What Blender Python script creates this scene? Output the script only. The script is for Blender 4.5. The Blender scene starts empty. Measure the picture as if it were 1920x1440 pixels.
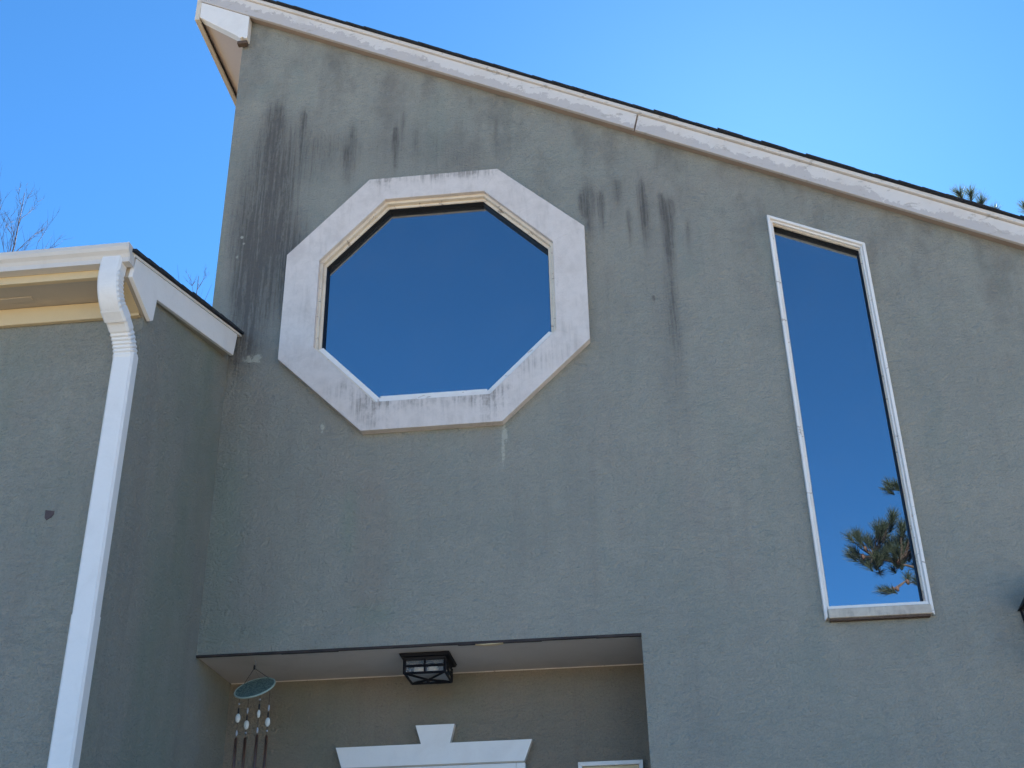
import bpy, bmesh, math, random
from mathutils import Vector, Matrix
from mathutils.geometry import delaunay_2d_cdt

R = math.radians
scene = bpy.context.scene
col = scene.collection

# ------------------------------------------------------------------ camera
YAW, PITCH, ROLL, FPX = R(-5.97), R(28.247), R(-1.167), 2266.73
fwd = Vector((math.sin(YAW)*math.cos(PITCH), math.cos(YAW)*math.cos(PITCH), math.sin(PITCH)))
rgt = Vector((math.cos(YAW), -math.sin(YAW), 0))
upv = rgt.cross(fwd)
cr, sr = math.cos(ROLL), math.sin(ROLL)
r_, u_ = rgt*cr + upv*sr, -rgt*sr + upv*cr
cam_d = bpy.data.cameras.new('camera'); cam = bpy.data.objects.new('camera', cam_d); col.objects.link(cam)
m = Matrix((r_, u_, -fwd)).transposed().to_4x4(); m.translation = Vector((0, -6, 1.6))
cam.matrix_world = m
cam_d.sensor_width = 36.0; cam_d.lens = FPX/1920*36.0; cam_d.clip_end = 2000; cam_d.clip_start = 0.05
scene.camera = cam

# ------------------------------------------------------------------ sky, sun, exposure
SUN_EL, SUN_AZ = R(36.6), R(8.6)          # azimuth measured from +Y towards +X
world = bpy.data.worlds.new('World'); scene.world = world; world.use_nodes = True
wn = world.node_tree; wn.nodes.clear()
sky = wn.nodes.new('ShaderNodeTexSky'); sky.sky_type = 'NISHITA'; sky.sun_disc = False
sky.sun_elevation = SUN_EL; sky.sun_rotation = SUN_AZ
sky.altitude = 3000; sky.air_density = 0.75; sky.dust_density = 0.65; sky.ozone_density = 10
bg = wn.nodes.new('ShaderNodeBackground'); bg.inputs['Strength'].default_value = 0.05
wo = wn.nodes.new('ShaderNodeOutputWorld')
tnt = wn.nodes.new('ShaderNodeMix'); tnt.data_type = 'RGBA'; tnt.blend_type = 'MULTIPLY'; tnt.inputs[0].default_value = 1.0
tnt.inputs[7].default_value = (.66, 1.03, .97, 1)            # a clean, azure winter sky, the same all round
wn.links.new(sky.outputs[0], tnt.inputs[6]); wn.links.new(tnt.outputs[2], bg.inputs['Color']); wn.links.new(bg.outputs[0], wo.inputs['Surface'])

sun_d = bpy.data.lights.new('sun', 'SUN'); sun_d.energy = 4.2; sun_d.angle = R(0.53); sun_d.color = (1.0, 0.94, 0.84)
sun = bpy.data.objects.new('sun', sun_d); col.objects.link(sun)
sdir = Vector((math.sin(SUN_AZ)*math.cos(SUN_EL), math.cos(SUN_AZ)*math.cos(SUN_EL), math.sin(SUN_EL)))
sun.rotation_euler = sdir.to_track_quat('Z', 'Y').to_euler(); sun.location = sdir*60

vs = scene.view_settings
vs.view_transform = 'Standard'; vs.look = 'None'; vs.exposure = 2.9; vs.gamma = 1.0; vs.use_curve_mapping = False
scene.cycles.use_denoising = True
scene.cycles.max_bounces = 8; scene.cycles.diffuse_bounces = 5; scene.cycles.glossy_bounces = 4
scene.cycles.sample_clamp_indirect = 6.0

# ------------------------------------------------------------------ node helpers
class NT:
    def __init__(s, name):
        s.m = bpy.data.materials.new(name); s.m.use_nodes = True
        s.t = s.m.node_tree; s.t.nodes.clear()
        s.out = s.t.nodes.new('ShaderNodeOutputMaterial')
        s.b = s.t.nodes.new('ShaderNodeBsdfPrincipled')
        s.t.links.new(s.b.outputs[0], s.out.inputs['Surface'])
        s._co = None
    def n(s, k): return s.t.nodes.new(k)
    def l(s, a, b): s.t.links.new(a, b)
    def setv(s, sock, v):
        if hasattr(v, 'is_output'): s.l(v, sock)
        else: sock.default_value = v
    def co(s):
        if s._co is None: s._co = s.n('ShaderNodeTexCoord').outputs['Object']
        return s._co
    def sep(s, v=None):
        x = s.n('ShaderNodeSeparateXYZ'); s.l(v or s.co(), x.inputs[0]); return x.outputs
    def comb(s, x, y, z):
        c = s.n('ShaderNodeCombineXYZ')
        for i, v in enumerate((x, y, z)): s.setv(c.inputs[i], v)
        return c.outputs[0]
    def math(s, op, a, b=0.0, c=0.0, clamp=False):
        m = s.n('ShaderNodeMath'); m.operation = op; m.use_clamp = clamp
        s.setv(m.inputs[0], a); s.setv(m.inputs[1], b); s.setv(m.inputs[2], c); return m.outputs[0]
    def mapping(s, scale=(1, 1, 1), loc=(0, 0, 0), v=None):
        m = s.n('ShaderNodeMapping'); s.l(v or s.co(), m.inputs[0])
        m.inputs['Scale'].default_value = scale; m.inputs['Location'].default_value = loc; return m.outputs[0]
    def noise(s, scale, detail=3, rough=.55, dist=0.0, v=None):
        t = s.n('ShaderNodeTexNoise'); s.l(v or s.co(), t.inputs['Vector'])
        t.inputs['Scale'].default_value = scale; t.inputs['Detail'].default_value = detail
        t.inputs['Roughness'].default_value = rough; t.inputs['Distortion'].default_value = dist
        return t.outputs['Fac']
    def ramp(s, f, lo, hi, a=0.0, b=1.0):
        m = s.n('ShaderNodeMapRange'); m.interpolation_type = 'SMOOTHSTEP'; m.clamp = True
        s.setv(m.inputs['Value'], f)
        for k, v in (('From Min', lo), ('From Max', hi), ('To Min', a), ('To Max', b)): s.setv(m.inputs[k], v)
        return m.outputs['Result']
    def mix(s, f, a, b):
        m = s.n('ShaderNodeMix'); m.data_type = 'RGBA'
        s.setv(m.inputs[0], f)
        for i, v in ((6, a), (7, b)):
            if isinstance(v, tuple): v = (*v[:3], 1)
            s.setv(m.inputs[i], v)
        return m.outputs[2]
    def gauss(s, xs, zs, cx, cz, rx, rz, k, drip=False):
        a = s.math('MULTIPLY_ADD', xs, 1/rx, -cx/rx); b = s.math('MULTIPLY_ADD', zs, 1/rz, -cz/rz)
        if drip: b = s.math('MULTIPLY_ADD', s.math('ABSOLUTE', b), .55, s.math('MULTIPLY', b, 1.3))
        q = s.math('ADD', s.math('MULTIPLY', a, a), s.math('MULTIPLY', b, b))
        return s.math('MULTIPLY', s.math('EXPONENT', s.math('MULTIPLY', q, -0.9)), k)
    def gsum(s, xs, zs, lst, drip=False):
        acc = None
        for g in lst:
            v = s.gauss(xs, zs, *g, drip); acc = v if acc is None else s.math('ADD', acc, v)
        return acc
    def bump(s, h, strength=.5, distance=.01, normal=None):
        b = s.n('ShaderNodeBump'); s.l(h, b.inputs['Height'])
        b.inputs['Strength'].default_value = strength; b.inputs['Distance'].default_value = distance
        if normal is not None: s.l(normal, b.inputs['Normal'])
        return b.outputs[0]
    def fin(s, color=None, rough=.8, normal=None, spec=.3, metal=0.0):
        if color is not None:
            if isinstance(color, tuple): color = (*color[:3], 1)
            s.setv(s.b.inputs['Base Color'], color)
        s.setv(s.b.inputs['Roughness'], rough); s.b.inputs['Specular IOR Level'].default_value = spec
        s.b.inputs['Metallic'].default_value = metal
        if normal is not None: s.l(normal, s.b.inputs['Normal'])
        return s.m

DARK = [(-2.23, 6.191, 0.104, 0.473, .95), (-2.216, 5.631, 0.087, 0.277, 1.0), (-2.166, 6.919, 0.059, 0.326, 1.0), (-2.078, 6.47, 0.077, 0.263, 0.6), (-1.979, 5.803, 0.061, 0.242, 0.9), (-2.076, 5.972, 0.154, 0.373, 0.7), (-1.968, 6.919, 0.022, 0.161, 0.7), (-1.845, 6.661, 0.282, 0.223, 0.3), (-1.637, 6.725, 0.030, 0.27, 0.42), (-1.349, 6.715, 0.018, 0.15, 1.2), (-1.303, 6.843, 0.014, 0.135, 0.5), (-1.216, 6.7, 0.024, 0.133, 0.35), (-0.972, 6.479, 0.204, 0.259, 0.25), (-0.136, 6.079, 0.033, 0.171, 1.1), (-0.177, 6.104, 0.019, 0.097, 0.8), (-0.059, 6.051, 0.019, 0.145, 0.8), (0.044, 6.154, 0.026, 0.101, 0.7), (0.104, 5.915, 0.016, 0.119, 0.7), (0.194, 6.106, 0.023, 0.153, 1.0), (0.198, 5.926, 0.028, 0.142, 0.6), (0.329, 5.932, 0.038, 0.182, 1.15), (0.365, 6.016, 0.019, 0.063, 0.9), (0.318, 5.70, 0.026, 0.30, 0.55), (0.307, 5.25, 0.05, 0.45, 0.26), (0.304, 6.054, 0.016, 0.096, 0.8), (0.446, 5.803, 0.019, 0.116, 0.6), (-0.008, 6.208, 0.292, 0.206, 0.3), (-0.647, 6.571, 0.068, 0.262, 0.3), (-0.697, 6.729, 0.014, 0.132, 0.5), (-2.249, 5.257, 0.098, 0.188, 0.6), (-1.666, 6.598, 0.021, 0.131, 0.5), (0.207, 5.348, 0.007, 0.018, 1.2), (-2.26, 6.2, .22, .75, .42), (-2.12, 6.85, .24, .38, .42), (-2.0, 5.95, .16, .4, .35), (-1.6, 6.75, .60, .34, .24), (.33, 5.1, .12, .8, .20), (-.06, 5.4, .12, .7, .24), (.16, 5.5, .14, .7, .22), (-.9, 6.6, .5, .25, .16), (1.6, 4.6, .15, 1.0, .16), (2.1, 5.0, .2, .6, .15), (-2.3, 4.6, .10, .5, .3)]
LIGHT = [(-2.157, 5.129, 0.059, 0.033, 1), (-1.712, 4.642, 0.013, 0.034, 0.9), (-0.675, 4.526, 0.015, 0.072, 1), (-0.685, 4.413, 0.008, 0.058, 0.7), (-0.672, 4.315, 0.064, 0.161, 0.25), (-2.305, 6.014, 0.011, 0.013, 0.8), (-2.29, 5.964, 0.011, 0.009, 0.8), (-2.322, 5.868, 0.014, 0.012, 0.8)]
BROWN = [(-1.397, 4.05, 0.132, 0.381, 0.6), (-1.41, 3.631, 0.114, 0.177, 0.5), (-0.873, 3.431, 0.22, 0.056, 0.2)]
GREEN = [(-1.53, 4.058, 0.053, 0.253, 0.6), (-1.379, 3.543, 0.113, 0.087, 0.7), (-2.244, 4.04, 0.121, 0.656, 0.6), (-2.461, 5.731, 0.048, 0.364, 0.6), (-2.47, 6.512, 0.036, 0.54, 0.5), (-2.029, 3.463, 0.287, 0.115, 0.4)]

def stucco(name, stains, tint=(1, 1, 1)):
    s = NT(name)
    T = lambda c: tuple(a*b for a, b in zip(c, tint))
    x, y, z = s.sep()
    big = s.noise(1.1, 4, .6, .6)
    vert = s.noise(1.0, 4, .6, v=s.mapping((2.6, 2.6, .45)))
    mid = s.noise(7, 4, .6, .4)
    run = s.noise(1.0, 5, .65, v=s.mapping((11, 11, .8), (1, 2, 5)))
    c = s.mix(s.ramp(big, .32, .70), T((.335, .345, .325)), T((.295, .314, .300)))
    c = s.mix(s.ramp(vert, .45, .75, 0, .55), c, T((.262, .268, .262)))
    c = s.mix(s.ramp(mid, .45, .75, 0, .30), c, T((.385, .385, .365)))
    hue = s.noise(2.3, 4, .6, .8, v=s.mapping((1.5, 1.5, .8), (4, 8, 2)))
    c = s.mix(s.ramp(hue, .52, .72, 0, .5), c, T((.312, .303, .288)))
    c = s.mix(s.ramp(hue, .28, .46, .42, 0), c, T((.255, .305, .295)))
    c = s.mix(s.ramp(run, .50, .78, 0, .30), c, T((.215, .215, .215)))
    fine = s.noise(110, 4, .7)
    c = s.mix(s.ramp(fine, .36, .72, 0, .42), c, T((.205, .21, .205)))
    pit = s.ramp(s.noise(38, 2, .5, v=s.mapping((1, 1, 1.6), (5, 5, 5))), .70, .76, 0, .45)
    c = s.mix(pit, c, T((.16, .16, .158)))
    if stains:
        warp = s.noise(5, 3, .6); wx = s.math('MULTIPLY_ADD', warp, .07, -.035)
        warp2 = s.noise(14, 3, .6, v=s.mapping((1, 1, 1), (3, 1, 7))); wz = s.math('MULTIPLY_ADD', warp2, .16, -.08)
        xs = s.math('ADD', x, s.math('MULTIPLY', wx, .45)); zs = s.math('ADD', z, wz)
        streak = s.noise(1, 5, .68, v=s.mapping((42, 1, 2.6)))
        fleck = s.noise(1, 4, .7, v=s.mapping((95, 1, 22), (5, 0, 3)))
        thin = s.ramp(s.noise(1, 4, .6, v=s.mapping((80, 1, 1.7), (7, 0, 1))), .36, .58, .35, 1.0)
        st = s.math('ADD', s.math('MULTIPLY', s.ramp(streak, .33, .66), .80), s.math('MULTIPLY', s.ramp(fleck, .35, .68), .40))
        M = s.gsum(xs, zs, DARK, True)
        f = s.ramp(s.math('MULTIPLY', M, s.math('ADD', .10, s.math('MULTIPLY', st, thin))), .10, 1.0, 0, .68)
        f = s.math('ADD', f, s.math('MULTIPLY', s.ramp(M, .02, .95, 0, .42), s.math('SUBTRACT', 1.0, f)))
        FL = s.gsum(xs, zs, [(-1.75, 6.72, .55, .26, 1.0), (-2.2, 6.4, .2, .6, .7), (.12, 6.1, .38, .2, 1.1), (-.75, 6.65, .4, .2, .6), (.9, 5.3, .8, .5, .35)])
        fk2 = s.ramp(s.noise(1, 5, .7, v=s.mapping((46, 1, 11), (2, 0, 9))), .56, .70)
        f = s.math('MAXIMUM', f, s.math('MULTIPLY', s.math('MULTIPLY', FL, fk2), .42))
        up = s.ramp(s.math('ADD', z, s.math('MULTIPLY', x, .5)), 5.4, 6.6)
        grime = s.math('MULTIPLY', up, s.ramp(s.noise(3.2, 5, .65, v=s.mapping((1.6, 1, .8), (8, 0, 4))), .42, .70, 0, .40))
        f = s.math('ADD', f, s.math('MULTIPLY', grime, s.math('SUBTRACT', 1.0, f)))
        gm = s.ramp(s.gsum(xs, zs, GREEN), .05, .8, 0, .45)
        c = s.mix(gm, c, T((.20, .285, .245)))
        bm_ = s.ramp(s.gsum(xs, zs, BROWN), .05, .7, 0, .38)
        c = s.mix(bm_, c, T((.285, .262, .242)))
        c = s.mix(f, c, (.098, .089, .085))
        lm = s.ramp(s.math('MULTIPLY', s.gsum(x, z, LIGHT), s.math('ADD', .3, s.ramp(s.noise(28, 5, .75), .36, .62))), .25, .7, 0, .65)
        c = s.mix(lm, c, (.58, .56, .46))
    else:
        gm = s.noise(1, 4, .65, v=s.mapping((1.4, 1.4, .5), (9, 3, 1)))
        c = s.mix(s.ramp(gm, .45, .72, 0, .5), c, T((.205, .265, .23)))
    h1 = s.noise(85, 5, .65, .6); h2 = s.noise(24, 4, .6, 1.6); h3 = s.noise(5.5, 3, .5, .8)
    h4 = s.noise(1, 4, .6, 2.0, v=s.mapping((16, 16, 42)))
    h = s.math('ADD', s.math('MULTIPLY', h1, .55), s.math('ADD', s.math('MULTIPLY', h2, .9), s.math('MULTIPLY', h4, .7)))
    n1 = s.bump(h3, .35, .03)
    n2 = s.bump(h, 1.0, .015, n1)
    return s.fin(c, .93, n2, .15)

def paint(name, base, dirt, peel=None, spots=None, rough=.55, grain=(40, 40, 40), streaky=None, amount=.5):
    """painted timber or metal with soft dirt, optional peeled patches"""
    s = NT(name)
    c = s.mix(s.ramp(s.noise(6, 5, .65, .5), .42, .78, 0, amount), base, dirt)
    c = s.mix(s.ramp(s.noise(70, 4, .7), .5, .8, 0, amount*.5), c, dirt)
    h = s.noise(1, 4, .6, v=s.mapping(grain))
    if peel:
        p = s.noise(1, 6, .66, .6, v=s.mapping(peel[1]))
        pf = s.ramp(p, peel[2], peel[2]+.022)
        c = s.mix(s.math('MULTIPLY', pf, peel[3] if len(peel) > 3 else 1.0), c, peel[0])
        h = s.math('SUBTRACT', h, s.math('MULTIPLY', pf, .9))
    if streaky:
        x, y, z = s.sep()
        c = s.mix(s.ramp(s.noise(16, 5, .7, .6), .40, .72, 0, .45), c, dirt)
        c = s.mix(s.ramp(s.noise(1, 4, .65, v=s.mapping((22, 22, 3), (3, 3, 3))), .52, .74, 0, .18), c, streaky[1])
        lst, colr = streaky
        st = s.noise(1, 5, .7, v=s.mapping((60, 60, 2.5)))
        M = s.math('MULTIPLY', s.gsum(x, z, lst), s.ramp(s.noise(9, 4, .7), .34, .62, .25, 1.15))
        f = s.ramp(s.math('MULTIPLY', M, s.math('ADD', .10, s.ramp(st, .30, .80))), .05, 1.05, 0, .75)
        c = s.mix(f, c, colr)
    return s.fin(c, rough, s.bump(h, .35, .004), .35)

M = {}
M['stucco'] = stucco('grey_green_stucco', True, (1.10, 1.03, .915))
M['stucco_wing'] = stucco('grey_green_stucco_wing', False, (1.0, .94, .835))
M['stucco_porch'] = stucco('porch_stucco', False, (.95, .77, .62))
def rake_mat():
    s = NT('peeling_white_fascia'); x, y, z = s.sep()
    v = s.math('DIVIDE', s.math('ADD', s.math('MULTIPLY', x, .5046), s.math('SUBTRACT', z, 6.6306)), .128)   # 0 at the lower edge, 1 at the top
    rag = s.math('ADD', s.math('MULTIPLY_ADD', s.noise(3.0, 3, .6), 1.5, -.75), s.math('MULTIPLY_ADD', s.noise(24, 5, .75, .8), 1.3, -.65))
    old = s.ramp(s.math('ADD', v, rag), .46, .50)                 # later coat above, older greyer paint below
    c = s.mix(old, (.55, .50, .465), (.71, .655, .60))
    flake = s.ramp(s.noise(1, 5, .7, .6, v=s.mapping((12, 12, 26))), .60, .625)
    c = s.mix(s.math('MULTIPLY', flake, .75), c, (.45, .40, .35))
    c = s.mix(s.ramp(s.noise(5, 4, .6), .45, .75, 0, .35), c, (.56, .49, .42))
    h = s.math('ADD', s.math('MULTIPLY', old, .6), s.math('SUBTRACT', s.noise(60, 3), s.math('MULTIPLY', flake, .8)))
    return s.fin(c, .6, s.bump(h, .4, .004), .3)
M['rake'] = rake_mat()
M['white'] = paint('white_trim_paint', (.85, .80, .74), (.70, .64, .58), rough=.5, amount=.4)
M['white_worn'] = paint('worn_white_casing', (.84, .79, .73), (.66, .59, .52), ((.46, .38, .31), (9, 9, 20), .63, .8), rough=.55, amount=.5)
M['cream'] = paint('cream_soffit_paint', (.66, .51, .30), (.57, .44, .26), rough=.6, amount=.5)
M['tan'] = paint('tan_eave_soffit', (.47, .40, .31), (.42, .355, .275), rough=.6, amount=.4)
M['rake_under'] = paint('brown_rake_soffit', (.36, .27, .21), (.26, .19, .15), rough=.7, amount=.6)
M['eave'] = paint('peach_eave_soffit', (.56, .43, .34), (.50, .38, .30), rough=.6, amount=.4)
M['stop'] = paint('weathered_cream_moulding', (.74, .64, .51), (.56, .46, .36), ((.32, .24, .19), (14, 14, 26), .60, .8), rough=.6, amount=.6)
M['gutter'] = paint('cream_aluminium_gutter', (.66, .605, .54), (.56, .51, .45), rough=.38, amount=.4)
M['spout'] = paint('white_aluminium_downspout', (.80, .77, .73), (.62, .58, .53), rough=.35, amount=.3)
M['ceiling'] = paint('porch_ceiling_paint', (.56, .51, .465), (.46, .415, .375), rough=.8, amount=.5)
OCT_ST = [(-1.09, 6.345, .36, .07, 1.0), (-1.42, 6.33, .10, .10, .9), (-.80, 6.33, .2, .05, .7), (-1.40, 4.72, .12, .12, 1.25), (-.98, 4.745, .40, .055, .95), (-.72, 4.74, .12, .12, 1.0),
          (-1.55, 4.86, .16, .08, .8), (-.55, 4.93, .16, .09, .8), (-.35, 5.02, .12, .08, .5), (-.2, 5.82, .06, .08, .4), (-.75, 4.62, .5, .1, .35), (-1.9, 5.0, .2, .3, .15)]
M['band'] = paint('stained_white_stucco_band', (.71, .63, .57), (.56, .49, .44), rough=.85, grain=(120, 120, 120), streaky=(OCT_ST, (.22, .19, .165)), amount=.7)
M['sill'] = paint('stained_sill', (.58, .52, .43), (.36, .29, .23), rough=.7, streaky=([(1.17, 3.40, .3, .06, .8)], (.20, .17, .15)), amount=.7)
s = NT('asphalt_shingle'); M['shingle'] = s.fin(s.mix(s.ramp(s.noise(90, 3, .7), .3, .7), (.018, .02, .026), (.05, .052, .058)), .9, s.bump(s.noise(160, 3, .7), .6, .004), .2)
s = NT('black_metal'); M['black'] = s.fin(s.mix(s.noise(30), (.005, .005, .008), (.011, .011, .015)), .55, None, .2)
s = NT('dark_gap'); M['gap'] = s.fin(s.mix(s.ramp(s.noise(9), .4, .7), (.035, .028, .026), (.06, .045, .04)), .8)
s = NT('rotten_wood'); M['rot'] = s.fin(s.mix(s.noise(60), (.05, .03, .022), (.18, .13, .10)), .9, s.bump(s.noise(70), .8, .006))
s = NT('room_dark'); M['room'] = s.fin(s.mix(s.noise(3), (.02, .02, .022), (.03, .03, .03)), .9)

def glass_mat(name, refl, tint):
    s = NT(name)
    g = s.n('ShaderNodeBsdfGlossy'); g.inputs['Roughness'].default_value = .004
    g.inputs['Color'].default_value = (*tint, 1)
    wob = s.bump(s.noise(1.5, 1, .4), .06, .02); s.l(wob, g.inputs['Normal'])
    s.fin((.006, .008, .012), .2, None, .0)
    fr = s.n('ShaderNodeFresnel'); fr.inputs['IOR'].default_value = 1.5
    f = s.math('ADD', s.math('MULTIPLY', fr.outputs[0], .6), refl, clamp=True)
    dust = s.math('ADD', s.ramp(s.noise(3, 5, .7), .42, .8, .004, .035), s.ramp(s.noise(1, 4, .7, v=s.mapping((30, 30, 4))), .60, .8, 0, .02))
    mx = s.n('ShaderNodeMixShader'); s.l(f, mx.inputs[0]); s.l(s.b.outputs[0], mx.inputs[1]); s.l(g.outputs[0], mx.inputs[2])
    df = s.n('ShaderNodeBsdfDiffuse'); df.inputs[0].default_value = (.4, .4, .4, 1)
    mx2 = s.n('ShaderNodeMixShader'); s.l(dust, mx2.inputs[0]); s.l(mx.outputs[0], mx2.inputs[1]); s.l(df.outputs[0], mx2.inputs[2])
    s.l(mx2.outputs[0], s.out.inputs['Surface'])
    return s.m
M['glass'] = glass_mat('reflective_window_glass', .38, (.88, .95, 1.0))

# ------------------------------------------------------------------ mesh helpers
class MB:
    def __init__(s): s.v = []; s.f = []; s.mi = []; s.cur = 0
    def add(s, vs, fs):
        o = len(s.v); s.v += [tuple(p) for p in vs]
        for f in fs: s.f.append(tuple(i+o for i in f)); s.mi.append(s.cur)
        return s
    def box(s, x0, x1, y0, y1, z0, z1):
        return s.add([(x0,y0,z0),(x1,y0,z0),(x1,y1,z0),(x0,y1,z0),(x0,y0,z1),(x1,y0,z1),(x1,y1,z1),(x0,y1,z1)],
                     [(0,3,2,1),(4,5,6,7),(0,1,5,4),(1,2,6,5),(2,3,7,6),(3,0,4,7)])
    def hexa(s, a, b):                       # two quads, same winding
        return s.add(list(a)+list(b), [(0,3,2,1),(4,5,6,7),(0,1,5,4),(1,2,6,5),(2,3,7,6),(3,0,4,7)])
    def prism_y(s, pts, y0, y1):             # polygon in XZ extruded along Y
        n = len(pts)
        vs = [(x, y0, z) for x, z in pts]+[(x, y1, z) for x, z in pts]
        return s.add(vs, [tuple(range(n)), tuple(range(2*n-1, n-1, -1))]+[((i+1) % n, i, n+i, n+(i+1) % n) for i in range(n)])
    def prism_x(s, pts, x0, x1):             # polygon in YZ extruded along X
        n = len(pts)
        vs = [(x0, y, z) for y, z in pts]+[(x1, y, z) for y, z in pts]
        return s.add(vs, [tuple(range(n)), tuple(range(2*n-1, n-1, -1))]+[((i+1) % n, i, n+i, n+(i+1) % n) for i in range(n)])
    def prism_z(s, pts, z0, z1):
        n = len(pts)
        vs = [(x, y, z0) for x, y in pts]+[(x, y, z1) for x, y in pts]
        return s.add(vs, [tuple(range(n)), tuple(range(2*n-1, n-1, -1))]+[((i+1) % n, i, n+i, n+(i+1) % n) for i in range(n)])
    def tube(s, pts, rad, k=6):
        pts = [Vector(p) for p in pts]; rings = []
        if not hasattr(rad, '__len__'): rad = [rad]*len(pts)
        ref = Vector((0, 0, 1))
        for i, p in enumerate(pts):
            d = (pts[min(i+1, len(pts)-1)]-pts[max(i-1, 0)])
            if d.length < 1e-9: d = Vector((0, 0, 1))
            d.normalize()
            if abs(d.dot(ref)) > .95: ref = Vector((1, 0, 0))
            a = d.cross(ref).normalized(); b = d.cross(a)
            rings.append([p+(a*math.cos(2*math.pi*j/k)+b*math.sin(2*math.pi*j/k))*rad[i] for j in range(k)])
        vs = [q for r in rings for q in r]; fs = []
        for i in range(len(pts)-1):
            for j in range(k):
                a0 = i*k+j; a1 = i*k+(j+1) % k; fs.append((a0, a0+k, a1+k, a1))
        fs.append(tuple(range(k))); fs.append(tuple(len(vs)-1-j for j in range(k)))
        return s.add(vs, fs)
    def ball(s, c, r, n=10, mth=7):
        c = Vector(c); r = Vector(r) if hasattr(r, '__len__') else Vector((r, r, r))
        vs = [c+Vector((0, 0, r.z))]
        for i in range(1, mth):
            t = math.pi*i/mth
            for j in range(n):
                p = 2*math.pi*j/n; vs.append(c+Vector((r.x*math.sin(t)*math.cos(p), r.y*math.sin(t)*math.sin(p), r.z*math.cos(t))))
        vs.append(c-Vector((0, 0, r.z))); fs = []
        for j in range(n): fs.append((0, 1+j, 1+(j+1) % n))
        for i in range(mth-2):
            for j in range(n): a = 1+i*n+j; b = 1+i*n+(j+1) % n; fs.append((a, a+n, b+n, b))
        L = len(vs)-1
        for j in range(n): fs.append((L, L-n+(j+1) % n, L-n+j))
        return s.add(vs, fs)
    def build(s, name, mat, parent=None, bevel=0, smooth=False, fix=True):
        me = bpy.data.meshes.new(name); me.from_pydata(s.v, [], s.f)
        if fix:
            b = bmesh.new(); b.from_mesh(me); bmesh.ops.recalc_face_normals(b, faces=b.faces); b.to_mesh(me); b.free()
        for mm in (mat if isinstance(mat, (list, tuple)) else [mat]): me.materials.append(mm)
        if isinstance(mat, (list, tuple)):
            for p, i in zip(me.polygons, s.mi): p.material_index = i
        if smooth:
            for p in me.polygons: p.use_smooth = True
        o = bpy.data.objects.new(name, me); col.objects.link(o)
        if parent: o.parent = parent
        if bevel:
            bv = o.modifiers.new('bevel', 'BEVEL'); bv.width = bevel; bv.segments = 2; bv.limit_method = 'ANGLE'; bv.angle_limit = R(35)
        return o

def tag(o, label=None, cat=None, group=None, kind=None):
    if label: o['label'] = label
    if cat: o['category'] = cat
    if group: o['group'] = group
    if kind: o['kind'] = kind
    return o
def empty(name, loc):
    o = bpy.data.objects.new(name, None); col.objects.link(o); o.location = loc; o.empty_display_size = .2; return o
def sheet(pts, z, n=None): return MB().add([(x, y, z) for x, y in pts], [tuple(range(len(pts)))])

# ------------------------------------------------------------------ ground
s = NT('dormant_lawn')
gc = s.mix(s.ramp(s.noise(.35, 5, .6), .35, .7), (.25, .195, .115), (.20, .16, .09))
gc = s.mix(s.ramp(s.noise(9, 5, .7), .45, .7, 0, .6), gc, (.31, .25, .16))
M['lawn'] = s.fin(gc, .95, s.bump(s.noise(30, 4, .7), .8, .04), .1)
s = NT('pale_concrete')
M['concrete'] = s.fin(s.mix(s.ramp(s.noise(2.5, 6, .65), .35, .72), (.52, .46, .37), (.44, .39, .31)), .85, s.bump(s.noise(60, 4, .7), .4, .004), .25)
G = 600
tag(sheet([(-G, -G), (G, -G), (G, G), (-G, G)], 0).build('lawn', M['lawn'], fix=False), kind='structure')
paving = tag(MB().build('bounce_paving', M['concrete']), kind='structure')  # unseen paving, added and sized to bounce light up the walls
slab_mesh = MB().box(-.985, .985, -1.235, 1.235, -.02, .012).build('slab_source', M['concrete']).data
bpy.data.objects.remove(bpy.data.objects['slab_source'])
for i in range(8):
    for j in range(6):
        o = bpy.data.objects.new('concrete_slab', slab_mesh); col.objects.link(o); o.parent = paving
        o.location = (-9.0+i*2.0, -2.62-j*2.5, random.Random(i*20+j).uniform(-.004, .004))
tag(MB().prism_z([(-2.25, -1.34), (1.2, -1.34), (1.2, -.93), (-2.25, -.93)], -.02, .022).build('front_path', M['concrete'], bevel=.01), kind='structure')

# ------------------------------------------------------------------ house
house = tag(empty('house', (0, 0, 0)), 'grey green stucco house with steep shed roof, octagonal window and low side wing', 'house')
SL = .5046
def zr(x, off=0): return 6.89-SL*(x+.514)+off          # lower edge of the rake board
WL, WR, WB = -2.446, 4.9, 7.4                             # main block: left, right, depth
ACZ, ACX0, ACX1, ACY = 3.364, -2.312, .002, .565          # porch recess

OCT_O = [(-1.493, 6.338), (-.687, 6.337), (-.168, 5.852), (-.172, 5.071), (-.681, 4.584), (-1.478, 4.583), (-1.99, 5.085), (-1.988, 5.815)]
OCT_I = [(-1.388, 6.175), (-.772, 6.175), (-.36, 5.76), (-.36, 5.145), (-.746, 4.76), (-1.408, 4.76), (-1.783, 5.146), (-1.783, 5.757)]
OCT_C = (-1.077, 5.462)
TWO = [(.912, 5.845), (1.443, 5.590), (1.443, 3.375), (.912, 3.375)]

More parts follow.
